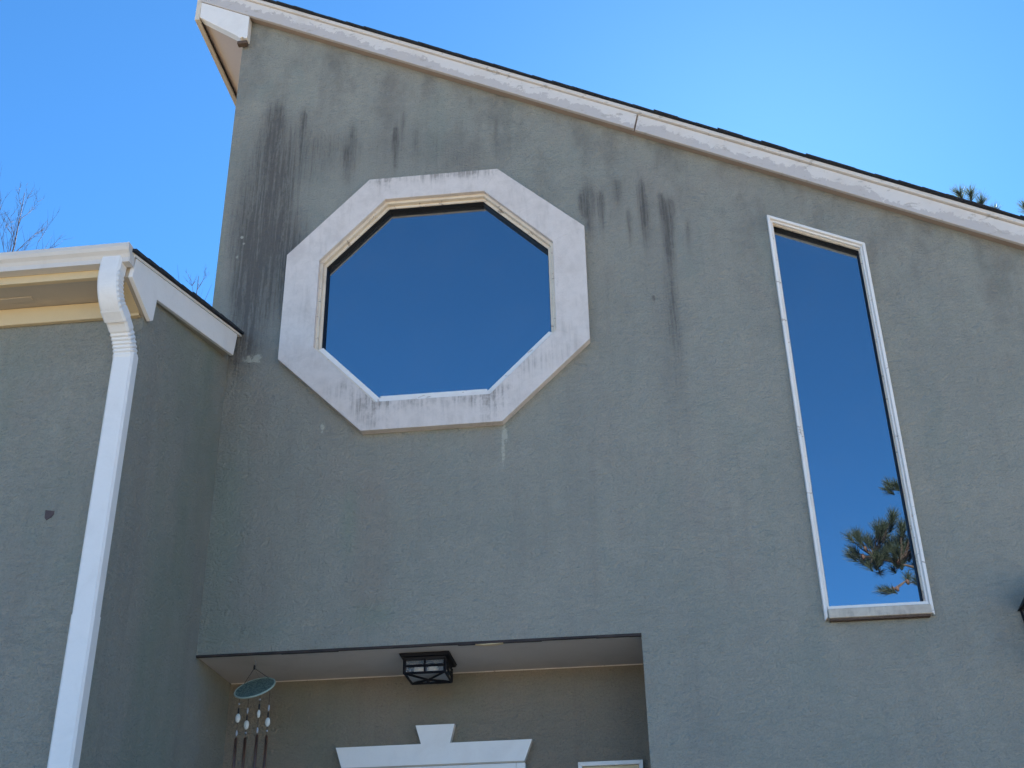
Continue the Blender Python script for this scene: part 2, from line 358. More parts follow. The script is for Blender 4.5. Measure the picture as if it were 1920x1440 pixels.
SILL = 3.428
def scale_poly(p, c, k): return [(c[0]+(x-c[0])*k, c[1]+(z-c[1])*k) for x, z in p]
def inset(poly, d):
    n = len(poly); out = []
    cx = sum(p[0] for p in poly)/n; cz = sum(p[1] for p in poly)/n
    for i in range(n):
        p0, p1, p2 = Vector(poly[i-1]), Vector(poly[i]), Vector(poly[(i+1) % n])
        def off(a, b):
            e = (b-a).normalized(); nn = Vector((-e.y, e.x))
            if nn.dot(Vector((cx, cz))-a) < 0: nn = -nn
            return a+nn*d, e
        a, e = off(p0, p1); b, g = off(p1, p2)
        den = e.x*g.y-e.y*g.x
        t = ((b.x-a.x)*g.y-(b.y-a.y)*g.x)/den
        out.append(tuple(a+e*t))
    return out

def inpoly(x, z, poly):
    r = False; j = len(poly)-1
    for i in range(len(poly)):
        xi, zi = poly[i]; xj, zj = poly[j]
        if (zi > z) != (zj > z) and x < (xj-xi)*(z-zi)/(zj-zi)+xi: r = not r
        j = i
    return r

# main front wall with its openings, each with a reveal
hole_o = inset(OCT_I, -.02); hole_t = inset(TWO, .012)
outer = [(WL, 0), (ACX0, 0), (ACX0, ACZ), (ACX1, ACZ), (ACX1, 0), (WR, 0), (WR, zr(WR, .1)), (WL, zr(WL, .1))]
pts = []; edges = []
for loop in (outer, hole_o, hole_t):
    o = len(pts); n = len(loop); pts += [Vector(p) for p in loop]; edges += [(o+i, o+(i+1) % n) for i in range(n)]
vv, _, ff, *_ = delaunay_2d_cdt(pts, edges, [], 0, 1e-6)
mb = MB(); tris = []
for f in ff:
    cx = sum(vv[i].x for i in f)/len(f); cz = sum(vv[i].y for i in f)/len(f)
    if inpoly(cx, cz, outer) and not inpoly(cx, cz, hole_o) and not inpoly(cx, cz, hole_t): tris.append(tuple(f))
mb.add([(p.x, 0, p.y) for p in vv], tris)
for loop in (hole_o, hole_t):
    n = len(loop)
    mb.add([(x, 0, z) for x, z in loop]+[(x, .16, z) for x, z in loop], [(i, (i+1) % n, n+(i+1) % n, n+i) for i in range(n)])
front = mb.build('wall', M['stucco'], house, fix=False)
# the normals must face the street
b = bmesh.new(); b.from_mesh(front.data); b.faces.ensure_lookup_table()
for f in b.faces:
    if abs(f.normal.y) > .9 and f.normal.y > 0: f.normal_flip()
b.to_mesh(front.data); b.free()

def quadwall(name, q, mat=None, parent=house):
    return MB().add(q, [(0, 1, 2, 3)]).build(name, mat or M['stucco_wing'], parent, fix=False)
quadwall('wall', [(WL, 0, 0), (WL, WB, 0), (WL, WB, zr(WL, .1)), (WL, 0, zr(WL, .1))])
quadwall('wall', [(WR, 0, 0), (WR, WB, 0), (WR, WB, zr(WR, .1)), (WR, 0, zr(WR, .1))])
quadwall('wall', [(WL, WB, 0), (WR, WB, 0), (WR, WB, zr(WR, .1)), (WL, WB, zr(WL, .1))])
# porch recess
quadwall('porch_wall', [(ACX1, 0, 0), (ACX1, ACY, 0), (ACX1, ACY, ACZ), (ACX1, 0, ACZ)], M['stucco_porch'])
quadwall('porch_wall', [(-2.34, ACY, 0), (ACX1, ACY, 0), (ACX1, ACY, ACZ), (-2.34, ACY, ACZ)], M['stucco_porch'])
pc = quadwall('porch_ceiling', [(-2.33, .004, ACZ-.001), (ACX1, .004, ACZ-.001), (ACX1, ACY, ACZ-.001), (-2.33, ACY, ACZ-.001)], M['ceiling'])
rnd = random.Random(4)
# dark drip edge along the recess, with a few chips out of it
mb = MB(); x = ACX0
while x < ACX1-.01:
    w = min(rnd.uniform(.10, .32), ACX1-x); t = rnd.uniform(.008, .013)
    mb.box(x, x+w, -.004, .014, ACZ-t, ACZ+.002); x += w
mb.build('drip_edge', M['gap'], house)
MB().prism_y([(-.85, ACZ-.012), (-.80, ACZ-.017), (-.74, ACZ-.016), (-.70, ACZ-.012)], -.002, .03).build('paint_chip', M['cream'], house)
MB().box(-2.306, -.002, ACY-.006, ACY-.001, ACZ-.007, ACZ-.003).build('caulk_line', M['white_worn'], house)
# porch floor
MB().box(-2.30, -.003, -.9, ACY-.002, 0.001, .16).build('porch_step', M['concrete'], house, bevel=.012)

# ---- octagonal window
def ring_piece(po, pi, i, y0, y1):
    n = len(po); a, b2 = po[i], po[(i+1) % n]; c, d = pi[(i+1) % n], pi[i]
    return MB().prism_y([a, b2, c, d], y0, y1)
def ring(po, pi, y0, y1, name, mat, parent, bevel=0):
    mb = MB()
    n = len(po)
    vs = [(x, y0, z) for x, z in po]+[(x, y0, z) for x, z in pi]+[(x, y1, z) for x, z in po]+[(x, y1, z) for x, z in pi]
    fs = []
    for i in range(n):
        j = (i+1) % n
        fs += [(i, j, n+j, n+i), (2*n+i, 3*n+i, 3*n+j, 2*n+j), (i, 2*n+i, 2*n+j, j), (n+i, n+j, 3*n+j, 3*n+i)]
    return mb.add(vs, fs).build(name, mat, parent, bevel)
ow = ring(inset(OCT_I, -.018), inset(OCT_I, .0165), -.024, .07, 'octagon_window', M['stop'], house, .003)
ow['label'] = 'octagonal fixed window in a stained white stucco band'
for i in range(8): ring_piece(OCT_O, inset(OCT_I, 0.0), i, -.054, -.001).build('frame_segment', M['band'], ow, .0012)
for i in range(8):
    low = i in (3, 4, 5)
    ring_piece(inset(OCT_I, .016), inset(OCT_I, .058 if i == 4 else .047 if low else .033), i, -.008 if low else .004, .0485 if low else .014).build('stop_moulding', M['white_worn'] if low else M['stop'], ow, .002)
ring(inset(OCT_I, .026), inset(OCT_I, .036), .015, .0495, 'dark_glass_edge', M['black'], ow)  # black ring standing in for the dark reflection along the glass edge
MB().prism_y(inset(OCT_I, .028), .050, .056).build('pane', M['glass'], ow)

# ---- tall window
ti = inset(TWO, .017)
tw = ring(inset(TWO, .010), inset(TWO, .034), .004, .022, 'tall_window', M['stop'], house, .003)
tw['label'] = 'tall narrow window with raked head following the roof'
for i in (0, 1, 3):
    ring_piece(TWO, ti, i, -.030, .003).build('casing', M['white_worn'], tw, .004)
    ring_piece(inset(TWO, .0172), inset(TWO, .029), i, -.014, .0035).build('inner_casing', M['white_worn'], tw, .003)
MB().prism_y([(.932, SILL+.002), (1.424, SILL+.002), (1.424, SILL+.020), (.932, SILL+.020)], -.025, .003).build('bottom_rail', M['white_worn'], tw, .003)
MB().prism_y([(.930, SILL-.048), (1.4265, SILL-.048), (1.4265, SILL), (.930, SILL)], -.046, .0025).build('sill', M['sill'], tw, .004)
MB().prism_y([(.935, SILL-.058), (1.420, SILL-.058), (1.420, SILL-.049), (.935, SILL-.049)], -.036, -.002).build('sill_underside', M['rot'], tw)
ring(inset(TWO, .024), inset(TWO, .037), .023, .0465, 'dark_glass_edge', M['black'], tw)  # black ring again in place of the dark reflected strip at the pane
MB().prism_y(inset(TWO, .026), .047, .053).build('pane', M['glass'], tw)

# dark rooms behind the panes
MB().box(WL+.02, .6, .20, 3.4, 3.6, 6.5).build('room', M['room'], house)
MB().box(.62, 2.2, .20, 3.4, 3.2, 5.4).build('room', M['room'], house)

# ---- main roof and rake trim
RX0, RX1 = -2.800, 5.25
def slopebox(x0, x1, y0, y1, o0, o1): # band between two offsets above the rake line
    return MB().add([(x0,y0,zr(x0,o0)),(x1,y0,zr(x1,o0)),(x1,y1,zr(x1,o0)),(x0,y1,zr(x0,o0)),(x0,y0,zr(x0,o1)),(x1,y0,zr(x1,o1)),(x1,y1,zr(x1,o1)),(x0,y1,zr(x0,o1))],
                    [(0,3,2,1),(4,5,6,7),(0,1,5,4),(1,2,6,5),(2,3,7,6),(3,0,4,7)])
roof = slopebox(RX0, RX1, -.046, WB+.3, .112, .158).build('roof', M['tan'], house)
JX, JS = .205, .055
def board(x0, x1, s0, s1, o0, o1, y0, y1, name, mat, bevel=.003):
    a = [(x0-s0, zr(x0-s0, o0)), (x1-s1, zr(x1-s1, o0)), (x1, zr(x1, o1)), (x0, zr(x0, o1))]
    return MB().prism_y(a, y0, y1).build(name, mat, house, bevel)
board(-2.765, JX-.004, 0, JS*.5, 0, .128, -.072, -.047, 'rake_board', M['rake'])
board(JX+.004, RX1-.05, JS*.5, 0, -.004, .126, -.070, -.047, 'rake_board', M['rake'])
slopebox(-2.43, RX1-.08, -.0465, -.002, .006, .111).build('rake_soffit', M['rake_under'], house)
slopebox(RX0, RX1, -.088, -.047, .131, .158).build('shingle_moulding', M['rake'], house, .003)
mb = MB(); rnd = random.Random(11); x = RX0-.02
while x < RX1:
    w = .125; j = rnd.uniform(-.005, .004); t = rnd.uniform(-.001, .0015); b0 = .160
    x1 = x+w+.02
    vs = []
    for (yy) in (-.108+j, WB+.32):
        vs += [(x, yy, zr(x, b0+.003+t)), (x1, yy, zr(x1, b0+.001)), (x1, yy, zr(x1, b0+.009)), (x, yy, zr(x, b0+.013+t))]
    mb.hexa([vs[0], vs[1], vs[5], vs[4]], [vs[3], vs[2], vs[6], vs[7]]); x += w
tag(mb.build('shingle_courses', M['shingle'], roof), kind='stuff')
# high eave: boxed return, fascia and sloping soffit
ret = MB().prism_y([(-2.755, 7.876), (-2.48, 7.672), (-2.445, 7.640), (-2.43, 7.652), (-2.412, 7.634), (-2.394, 7.640), (-2.396, zr(-2.396, -.004)), (-2.757, zr(-2.757, -.004))], -.066, -.003)
ret.build('eave_return', M['white'], house, .003)
MB().add([(-2.752, -.060, 7.884), (-2.44, -.060, 7.655), (-2.44, WB, 7.655), (-2.752, WB, 7.884)], [(0, 1, 2, 3)]).build('eave_soffit', M['eave'], house, fix=False)
MB().box(-2.790, -2.757, -.0665, WB+.2, 7.855, zr(-2.79, .11)).build('eave_fascia', M['stop'], house, .003)
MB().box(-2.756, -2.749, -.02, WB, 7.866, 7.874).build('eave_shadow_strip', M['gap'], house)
MB().box(-2.470, -2.400, -.052, -.010, 7.606, 7.633).build('rotten_board_end', M['rot'], house, .006)

# ------------------------------------------------------------------ low wing on the left
XF = -2.272                                    # front corner of the wing (wall runs slightly out of square)
WY, WZ0 = -1.25, 4.757
quadwall('wing_wall', [(-9.5, WY, 0), (XF, WY, 0), (XF, WY, WZ0), (-9.5, WY, WZ0)])
MB().add([(XF, WY, 0), (-2.312, 0, 0), (-2.313, ACY, 0), (XF, WY, 4.905), (-2.312, 0, 5.262), (-2.313, ACY, 5.262)], [(0, 1, 4, 3), (1, 2, 5, 4)]).build('wing_wall', M['stucco_wing'], house, fix=False)
quadwall('wing_wall', [(-9.5, WY, 0), (-9.5, 5.5, 0), (-9.5, 5.5, 4.8), (-9.5, WY, 4.8)])
RS = .2895
def zw(y, off=0): return 4.864+RS*(y+1.453)+off        # top of the wing's rake board
RK = [(-1.470, zw(-1.470)), (-.060, zw(-.060)), (-.094, 5.108), (-1.190, 4.806), (-1.203, 4.679), (-1.230, 4.659), (-1.487, 4.747)]
MB().prism_x(RK, -2.266, -2.246).build('wing_rake_board', M['white'], house, .002)
MB().prism_x([(-1.465, zw(-1.470)), (-.064, zw(-.064)-.004), (-.092, 5.116), (-1.194, 4.813), (-1.205, 4.686), (-1.230, 4.668), (-1.480, 4.752)], -2.316, -2.267).build('rake_backing', M['tan'], house)
MB().prism_x([(-1.452, 4.742), (-1.236, 4.664), (-1.236, 4.752), (-1.452, 4.752)], -2.33, -2.287).build('soffit_return', M['cream'], house)
MB().box(-9.6, -2.287, -1.487, -1.460, 4.760, 4.868).build('wing_fascia', M['cream'], house, .002)
quadwall('wing_soffit', [(-9.6, -1.459, 4.764), (-2.287, -1.459, 4.764), (-2.287, WY, 4.762), (-9.6, WY, 4.762)], M['tan'])
MB().box(-9.5, XF-.015, WY-.028, WY-.002, 4.668, 4.760).build('frieze_board', M['cream'], house, .003)
MB().box(-2.98, -2.80, -1.37, -1.33, 4.757, 4.7635).build('soffit_vent', M['tan'], house, .002)
# wing roof: deck, shingles
def wingslab(x1, y0, y1, o0, o1):
    return [(-9.7, y0, zw(y0, o0)), (x1, y0, zw(y0, o0)), (x1, y1, zw(y1, o0)), (-9.7, y1, zw(y1, o0))], [(-9.7, y0, zw(y0, o1)), (x1, y0, zw(y0, o1)), (x1, y1, zw(y1, o1)), (-9.7, y1, zw(y1, o1))]
mb = MB(); mb.hexa(*wingslab(-2.242, -1.50, -.004, .002, .016)); mb.hexa(*wingslab(WL-.004, -.003, 3.6, .002, .016))
wroof = mb.build('wing_roof', M['white'], house)
mb = MB(); y = -1.525; rnd = random.Random(3)
while y < 3.55:
    x1 = (-2.226+rnd.uniform(-.003, .006)) if y < -.13 else (WL-.006 if y > -.002 else -2.228); y1 = min(y+.16, -.004) if y < -.004 else y+.16
    if y1-y > .02:
        t = rnd.uniform(-.001, .0015)
        mb.hexa([(-9.72, y, zw(y, .019+t)), (x1, y, zw(y, .019+t)), (x1, y1, zw(y1, .018)), (-9.72, y1, zw(y1, .018))], [(-9.72, y, zw(y, .035+t)), (x1, y, zw(y, .035+t)), (x1, y1, zw(y1, .0315)), (-9.72, y1, zw(y1, .030))])
    y += .14
tag(mb.build('shingle_courses', M['shingle'], wroof), kind='stuff')
quadwall('wing_back_slope', [(-9.7, 3.6, zw(3.6, .02)), (WL-.004, 3.6, zw(3.6, .02)), (WL-.004, 7.0, 4.9), (-9.7, 7.0, 4.9)], M['shingle'])
# gutter
gp = [(-1.489, 4.800), (-1.538, 4.800), (-1.541, 4.822), (-1.549, 4.838), (-1.562, 4.852), (-1.568, 4.868), (-1.568, 4.888), (-1.560, 4.891), (-1.556, 4.886), (-1.560, 4.870), (-1.545, 4.845), (-1.530, 4.806), (-1.492, 4.806), (-1.492, 4.89), (-1.489, 4.89)]
gut = MB().prism_x(gp, -9.7, -2.252).build('gutter', M['gutter'], house)
gut['label'] = 'cream gutter along the wing eave'
MB().prism_x([(-1.489, 4.799), (-1.539, 4.799), (-1.542, 4.822), (-1.550, 4.839), (-1.563, 4.852), (-1.569, 4.868), (-1.569, 4.889), (-1.489, 4.889)], -2.2515, -2.246).build('end_cap', M['gutter'], gut, .001)
# downspout: corrugated elbows and straight pipes
def sweep(path, w, d, name, parent, ribs=None, mat=None, front=False):
    P = [Vector(p) for p in path]; mb = MB(); vs = []
    for i, p in enumerate(P):
        t = (P[min(i+1, len(P)-1)]-P[max(i-1, 0)]).normalized()
        side = Vector((1, 0, 0)); nrm = t.cross(side).normalized()
        k = 1.0
        if ribs and i % 2 and ribs[0] <= i <= ribs[1]: k = .91 if front else .91
        hw, hd, c = w/2, d/2, .010
        for a, b2 in ((-hw+c, -hd), (hw-c, -hd), (hw*k, -hd+c), (hw*k, hd-c), (hw-c, hd), (-hw+c, hd), (-hw*(k if front else 1), hd-c), (-hw*(k if front else 1), -hd+c)):
            vs.append(p+side*a+nrm*b2*(k if front else 1))
    n = 8; fs = [tuple(range(n)), tuple(len(vs)-1-j for j in range(n))]
    for i in range(len(P)-1):
        for j in range(n): fs.append((i*n+j, i*n+(j+1) % n, (i+1)*n+(j+1) % n, (i+1)*n+j))
    return mb.add(vs, fs).build(name, mat or M['spout'], parent)
def bez(p0, p1, p2, n): 
    p0, p1, p2 = Vector(p0), Vector(p1), Vector(p2); return [p0*(1-t)**2+p1*2*t*(1-t)+p2*t*t for t in [i/(n-1) for i in range(n)]]
ds = sweep([(-2.307, -1.304, 4.43), (-2.307, -1.304, 3.162)], .100, .072, 'downspout', house)
ds['label'] = 'white rectangular downspout with crimped elbows'
sweep([(-2.307, -1.304, 3.175), (-2.307, -1.304, .15)], .104, .076, 'pipe', ds)
top = bez((-2.333, -1.512, 4.80), (-2.334, -1.535, 4.655), (-2.322, -1.452, 4.585), 21)
sweep([(-2.333, -1.508, 4.83)]+top, .104, .076, 'elbow', ds, (5, 19))
mid = bez((-2.322, -1.448, 4.588), (-2.309, -1.335, 4.515), (-2.307, -1.304, 4.41), 23)
sweep(mid, .100, .072, 'elbow', ds, (9, 19), front=True)
sweep([(-2.3245, -1.463, 4.594), (-2.318, -1.420, 4.562)], .107, .079, 'joint_collar', ds)
# small spall in the wing's stucco
s = NT('bare_spall'); M['spall'] = s.fin(s.mix(s.noise(60), (.075, .06, .065), (.11, .09, .09)), .95, s.bump(s.noise(90), .8, .006), .1)
MB().prism_y([(-2.598, 3.693), (-2.586, 3.690), (-2.556, 3.686), (-2.556, 3.670), (-2.566, 3.655), (-2.576, 3.650), (-2.586, 3.643), (-2.596, 3.655)], WY-.003, WY+.01).build('stucco_spall', M['spall'], house)

# ------------------------------------------------------------------ front door, sidelight
dy = ACY
door = MB().box(-1.59, -.70, dy-.030, dy-.004, .17, 2.76).build('door', M['white'], house, .004)
hd = MB().prism_y([(-1.676, 2.973), (-.613, 2.975), (-.655, 2.866), (-1.640, 2.866)], dy-.050, dy-.003).build('header', M['white'], door)
MB().prism_y([(-1.242, 3.073), (-1.029, 3.073), (-1.053, 2.9745), (-1.211, 2.974)], dy-.050, dy-.003).build('keystone', M['white'], door)
MB().box(-1.639, -.656, dy-.047, dy-.003, 2.858, 2.8655).build('header_gap', M['tan'], door)
for x0, x1 in ((-1.640, -1.592), (-.700, -.652)): MB().box(x0, x1, dy-.045, dy-.003, .162, 2.857).build('casing', M['white'], door, .003)
MB().box(-1.591, -.701, dy-.045, dy-.003, 2.765, 2.857).build('casing', M['white'], door, .003)
for cx in (-1.36, -.93):
    for z0, z1 in ((.42, 1.05), (1.2, 2.0), (2.12, 2.6)): MB().box(cx-.15, cx+.15, dy-.040, dy-.028, z0, z1).build('door_panel', M['white'], door, .008)
MB().ball((-.76, dy-.075, 1.15), .032).tube([(-.76, dy-.07, 1.15), (-.76, dy-.02, 1.15)], .012).build('handle', M['black'], door, smooth=True)
SLP = [(-.376, 2.850), (-.036, 2.850), (-.036, .9), (-.376, .9)]
sl = ring(inset(SLP, .024), inset(SLP, .06), dy-.018, dy-.003, 'sidelight', M['cream'], house)
for i in range(4): ring_piece(SLP, inset(SLP, .022), i, dy-.034, dy-.003).build('casing', M['white'], sl, .003)
MB().prism_y(inset(SLP, .04), dy-.012, dy-.008).build('pane', M['glass'], sl)

# ------------------------------------------------------------------ porch ceiling light
LX, LY, LZ = -1.131, .262, ACZ-.002
lt = tag(empty('ceiling_light', (LX, LY, LZ)), 'black caged lantern light fixed under the porch ceiling', 'ceiling light')
b_ = .107
MB().hexa([(-.134, -.136, -.001), (.134, -.136, -.001), (.134, .136, -.001), (-.134, .136, -.001)], [(-.126, -.128, -.018), (.126, -.128, -.018), (.126, .128, -.018), (-.126, .128, -.018)]).build('canopy_plate', M['black'], lt, .002)
MB().hexa([(-.112, -.112, -.019), (.112, -.112, -.019), (.112, .112, -.019), (-.112, .112, -.019)], [(-b_, -b_, -.034), (b_, -b_, -.034), (b_, b_, -.034), (-b_, b_, -.034)]).build('top_collar', M['black'], lt)
def bar(p, q, r=.005): return MB().tube([p, q], r*1.25, 4)
for zz in (-.064, -.101):
    mb = MB()
    for a, c in (((-b_, -b_), (b_, -b_)), ((b_, -b_), (b_, b_)), ((b_, b_), (-b_, b_)), ((-b_, b_), (-b_, -b_))):
        mb.add(*((lambda q: (q.v, q.f))(bar((*a, zz), (*c, zz), .0055))))
    mb.build('ring_bar', M['black'], lt)
for sx in (-1, 1):
    for sy in (-1, 1):
        bar((sx*b_, sy*b_, -.03), (sx*b_, sy*b_, -.104), .0065).build('corner_post', M['black'], lt)
        bar((sx*b_, sy*b_, -.101), (0, 0, -.112), .005).build('brace', M['black'], lt)
for q in ((0, -b_), (0, b_), (-b_, 0), (b_, 0)): bar((*q, -.03), (*q, -.101), .004).build('mullion', M['black'], lt)
MB().tube([(0, 0, -.108), (0, 0, -.130), (0, 0, -.134)], [.009, .008, .003], 8).build('finial', M['black'], lt)
s = NT('lamp_glass'); s.fin(s.mix(s.noise(30), (.5, .5, .5), (.6, .6, .6)), .4)
tp = s.n('ShaderNodeBsdfTransparent'); mx = s.n('ShaderNodeMixShader'); mx.inputs[0].default_value = .86
s.l(s.b.outputs[0], mx.inputs[1]); s.l(tp.outputs[0], mx.inputs[2]); s.l(mx.outputs[0], s.out.inputs['Surface']); M['lamp_glass'] = s.m
s = NT('frosted_glass'); s.fin(s.mix(s.noise(30), (.30, .30, .30), (.40, .40, .40)), .4)
M['frosted'] = s.m
gl = M['lamp_glass']
for k, (x0, x1, y0, y1) in enumerate(((-.101, .101, -.104, -.102), (-.101, .101, .102, .104), (-.104, -.102, -.101, .101), (.102, .104, -.101, .101))):
    MB().box(x0, x1, y0, y1, -.098, -.036).build('glass_pane', gl, lt)
MB().box(-.101, .101, -.101, .101, -.0975, -.0955).build('bottom_glass', M['frosted'], lt)
s = NT('frosted_bulb'); M['bulb'] = s.fin(s.mix(s.noise(20), (.80, .78, .70), (.70, .67, .58)), .35, None, .5)
for sx in (-.042, .030):
    bl = MB().ball((sx, -.035, -.066), (.030, .030, .026)).build('bulb', M['bulb'], lt, smooth=True)
    MB().tube([(sx, -.035, -.036), (sx, -.035, -.052)], .014, 10).build('socket', M['black'], bl)

# ------------------------------------------------------------------ wind chime
CX, CY, CZ = -2.034, .115, ACZ-.002
wc = tag(empty('wind_chime', (CX, CY, CZ)), 'wind chime with green patina disc, pale beads and copper tubes under the porch', 'wind chime')
s = NT('green_patina')
emb = s.noise(85, 4, .7, 1.2)
M['patina'] = s.fin(s.mix(s.ramp(emb, .42, .62), (.06, .105, .085), (.20, .255, .205)), .6, s.bump(emb, .9, .004), .3)
s = NT('patina_rim'); M['patina_rim'] = s.fin(s.mix(s.noise(40), (.28, .36, .30), (.38, .44, .37)), .6)
s = NT('copper_tube'); M['copper'] = s.fin(s.mix(s.noise(12), (.56, .34, .27), (.44, .26, .20)), .28, None, .5, .95)
s = NT('bead_pale'); wv = s.n('ShaderNodeTexWave'); wv.inputs['Scale'].default_value = 60; wv.inputs['Distortion'].default_value = 1.5; s.l(s.co(), wv.inputs[0])
M['bead'] = s.fin(s.mix(s.ramp(wv.outputs['Fac'], .3, .7), (.78, .76, .68), (.60, .58, .50)), .4)
s = NT('bead_clear'); M['bead_clear'] = s.fin(s.mix(s.noise(90), (.30, .31, .33), (.42, .43, .45)), .25)
s = NT('cord_dark'); M['cord'] = s.fin(s.mix(s.noise(200), (.02, .02, .024), (.035, .035, .04)), .8)
MB().tube([(0, 0, 0), (.006, 0, -.012), (.010, 0, -.022), (.004, 0, -.030), (-.006, 0, -.028)], .0028, 6).build('hook', M['bead_clear'], wc, smooth=True)
MB().ball((0.002, 0, -.040), (.006, .006, .014)).build('knot', M['cord'], wc, smooth=True)
dc = Vector((.014, 0, -.150)); tilt = Matrix.Rotation(R(-10), 3, 'Y') @ Matrix.Rotation(R(40), 3, 'X')
def disc(r, h0, h1, n=40):
    mb = MB(); vs = []
    for h in (h0, h1):
        for i in range(n): vs.append(dc+tilt @ Vector((r*math.cos(2*math.pi*i/n), r*math.sin(2*math.pi*i/n), h)))
    return mb.add(vs, [tuple(range(n)), tuple(range(2*n-1, n-1, -1))]+[(i, (i+1) % n, n+(i+1) % n, n+i) for i in range(n)])
dk = disc(.104, -.003, .003).build('disc', M['patina'], wc)
rim = [dc+tilt @ Vector((.106*math.cos(2*math.pi*i/40), .106*math.sin(2*math.pi*i/40), 0)) for i in range(41)]
MB().tube(rim, .0052, 6).build('rim', M['patina_rim'], dk, smooth=True)
for i, cr_ in ((6, .0014), (15, .0014), (26, .0004), (35, .0004)):
    MB().tube([(0.002, 0, -.046), rim[i]], cr_, 5).build('hanging_cord', M['cord'], wc)
TUBES = [(-.060, -.01, -.405, -.305, 'a'), (-.025, .03, -.397, -.332, 'b'), (.052, -.02, -.397, -.290, 'a'), (.090, .02, -.393, -.325, 'c')]
for i, (tx, ty, tz, bz, kd) in enumerate(TUBES):
    MB().tube([(tx, ty, -.165), (tx, ty, tz)], .0011, 5).build('string', M['cord'], wc)
    MB().tube([(tx, ty, tz), (tx-.002, ty, tz-.62-.05*i)], .0078, 16).build('tube', M['copper'], wc, smooth=True)
    MB().ball((tx, ty, bz), (.014 if i != 2 else .009, .009, .024 if i != 2 else .021)).build('pale_bead', M['bead'], wc, smooth=True)
    u = bz+.065; MB().ball((tx, ty, u+.008), (.006, .006, .006 if i % 2 == 0 else .017)).build('clear_bead', M['bead_clear'], wc, smooth=True)
    MB().ball((tx, ty, tz+.024), (.006, .006, .016 if i % 2 == 0 else .006)).build('clear_bead', M['bead_clear'], wc, smooth=True)
    MB().tube([(tx, ty, bz+.024), (tx, ty, bz+.050)], .0042, 8).build('dark_bead', M['cord'], wc)

# ------------------------------------------------------------------ wall lantern at the right edge
wl = tag(empty('wall_lantern', (1.957, 0, 3.1)), 'black wall lantern with pyramid cap on the stucco at the right edge', 'lantern')
MB().box(-.055, .055, -.022, -.001, -.10, .22).build('back_plate', M['black'], wl, .004)
MB().hexa([(-.118, -.222, .278), (.118, -.222, .278), (.118, -.004, .278), (-.118, -.004, .278)], [(-.02, -.13, .44), (.02, -.13, .44), (.02, -.09, .44), (-.02, -.09, .44)]).build('cap', M['black'], wl, .002)
MB().tube([(0, -.11, .44), (0, -.11, .455), (0, -.11, .48)], [.008, .014, .004], 8).build('finial', M['black'], wl, smooth=True)
for sx in (-1, 1):
    for sy in (-.205, -.02):
        MB().tube([(sx*.102, sy, .279), (sx*.078, sy*.8-.02, 0)], .008, 4).build('post', M['black'], wl)
MB().box(-.085, .085, -.19, -.03, -.018, .0).build('base', M['black'], wl, .003)
MB().tube([(0, -.11, .0), (0, -.11, .12)], [.014, .014], 10).build('candle', M['bulb'], wl)
for sx in (-1, 1): MB().hexa([(sx*.099, -.2, .276), (sx*.097, -.2, .276), (sx*.074, -.17, .002), (sx*.076, -.17, .002)], [(sx*.099, -.03, .276), (sx*.097, -.03, .276), (sx*.074, -.045, .002), (sx*.076, -.045, .002)]).build('glass_pane', gl, wl)

# ------------------------------------------------------------------ trees
s = NT('bare_bark'); M['bark'] = s.fin(s.mix(s.noise(8, 5), (.075, .065, .07), (.12, .105, .105)), .9, s.bump(s.noise(30, 4), .6, .01), .15)
s = NT('pine_bark'); M['pine_bark'] = s.fin(s.mix(s.noise(8, 5), (.045, .033, .028), (.075, .056, .046)), .9, s.bump(s.noise(14, 4), .8, .03), .15)
s = NT('pine_needles'); M['needle'] = s.fin(s.mix(s.noise(2.5, 3), (.026, .040, .027), (.044, .058, .038)), .55, None, .3)
tr = s.n('ShaderNodeBsdfTranslucent'); tr.inputs[0].default_value = (.075, .10, .05, 1)
mx = s.n('ShaderNodeMixShader'); mx.inputs[0].default_value = .30; s.l(s.b.outputs[0], mx.inputs[1]); s.l(tr.outputs[0], mx.inputs[2]); s.l(mx.outputs[0], s.out.inputs['Surface'])
s = NT('pine_cone'); M['cone'] = s.fin(s.mix(s.noise(40), (.045, .024, .02), (.08, .045, .036)), .8, s.bump(s.noise(60), .8, .01))

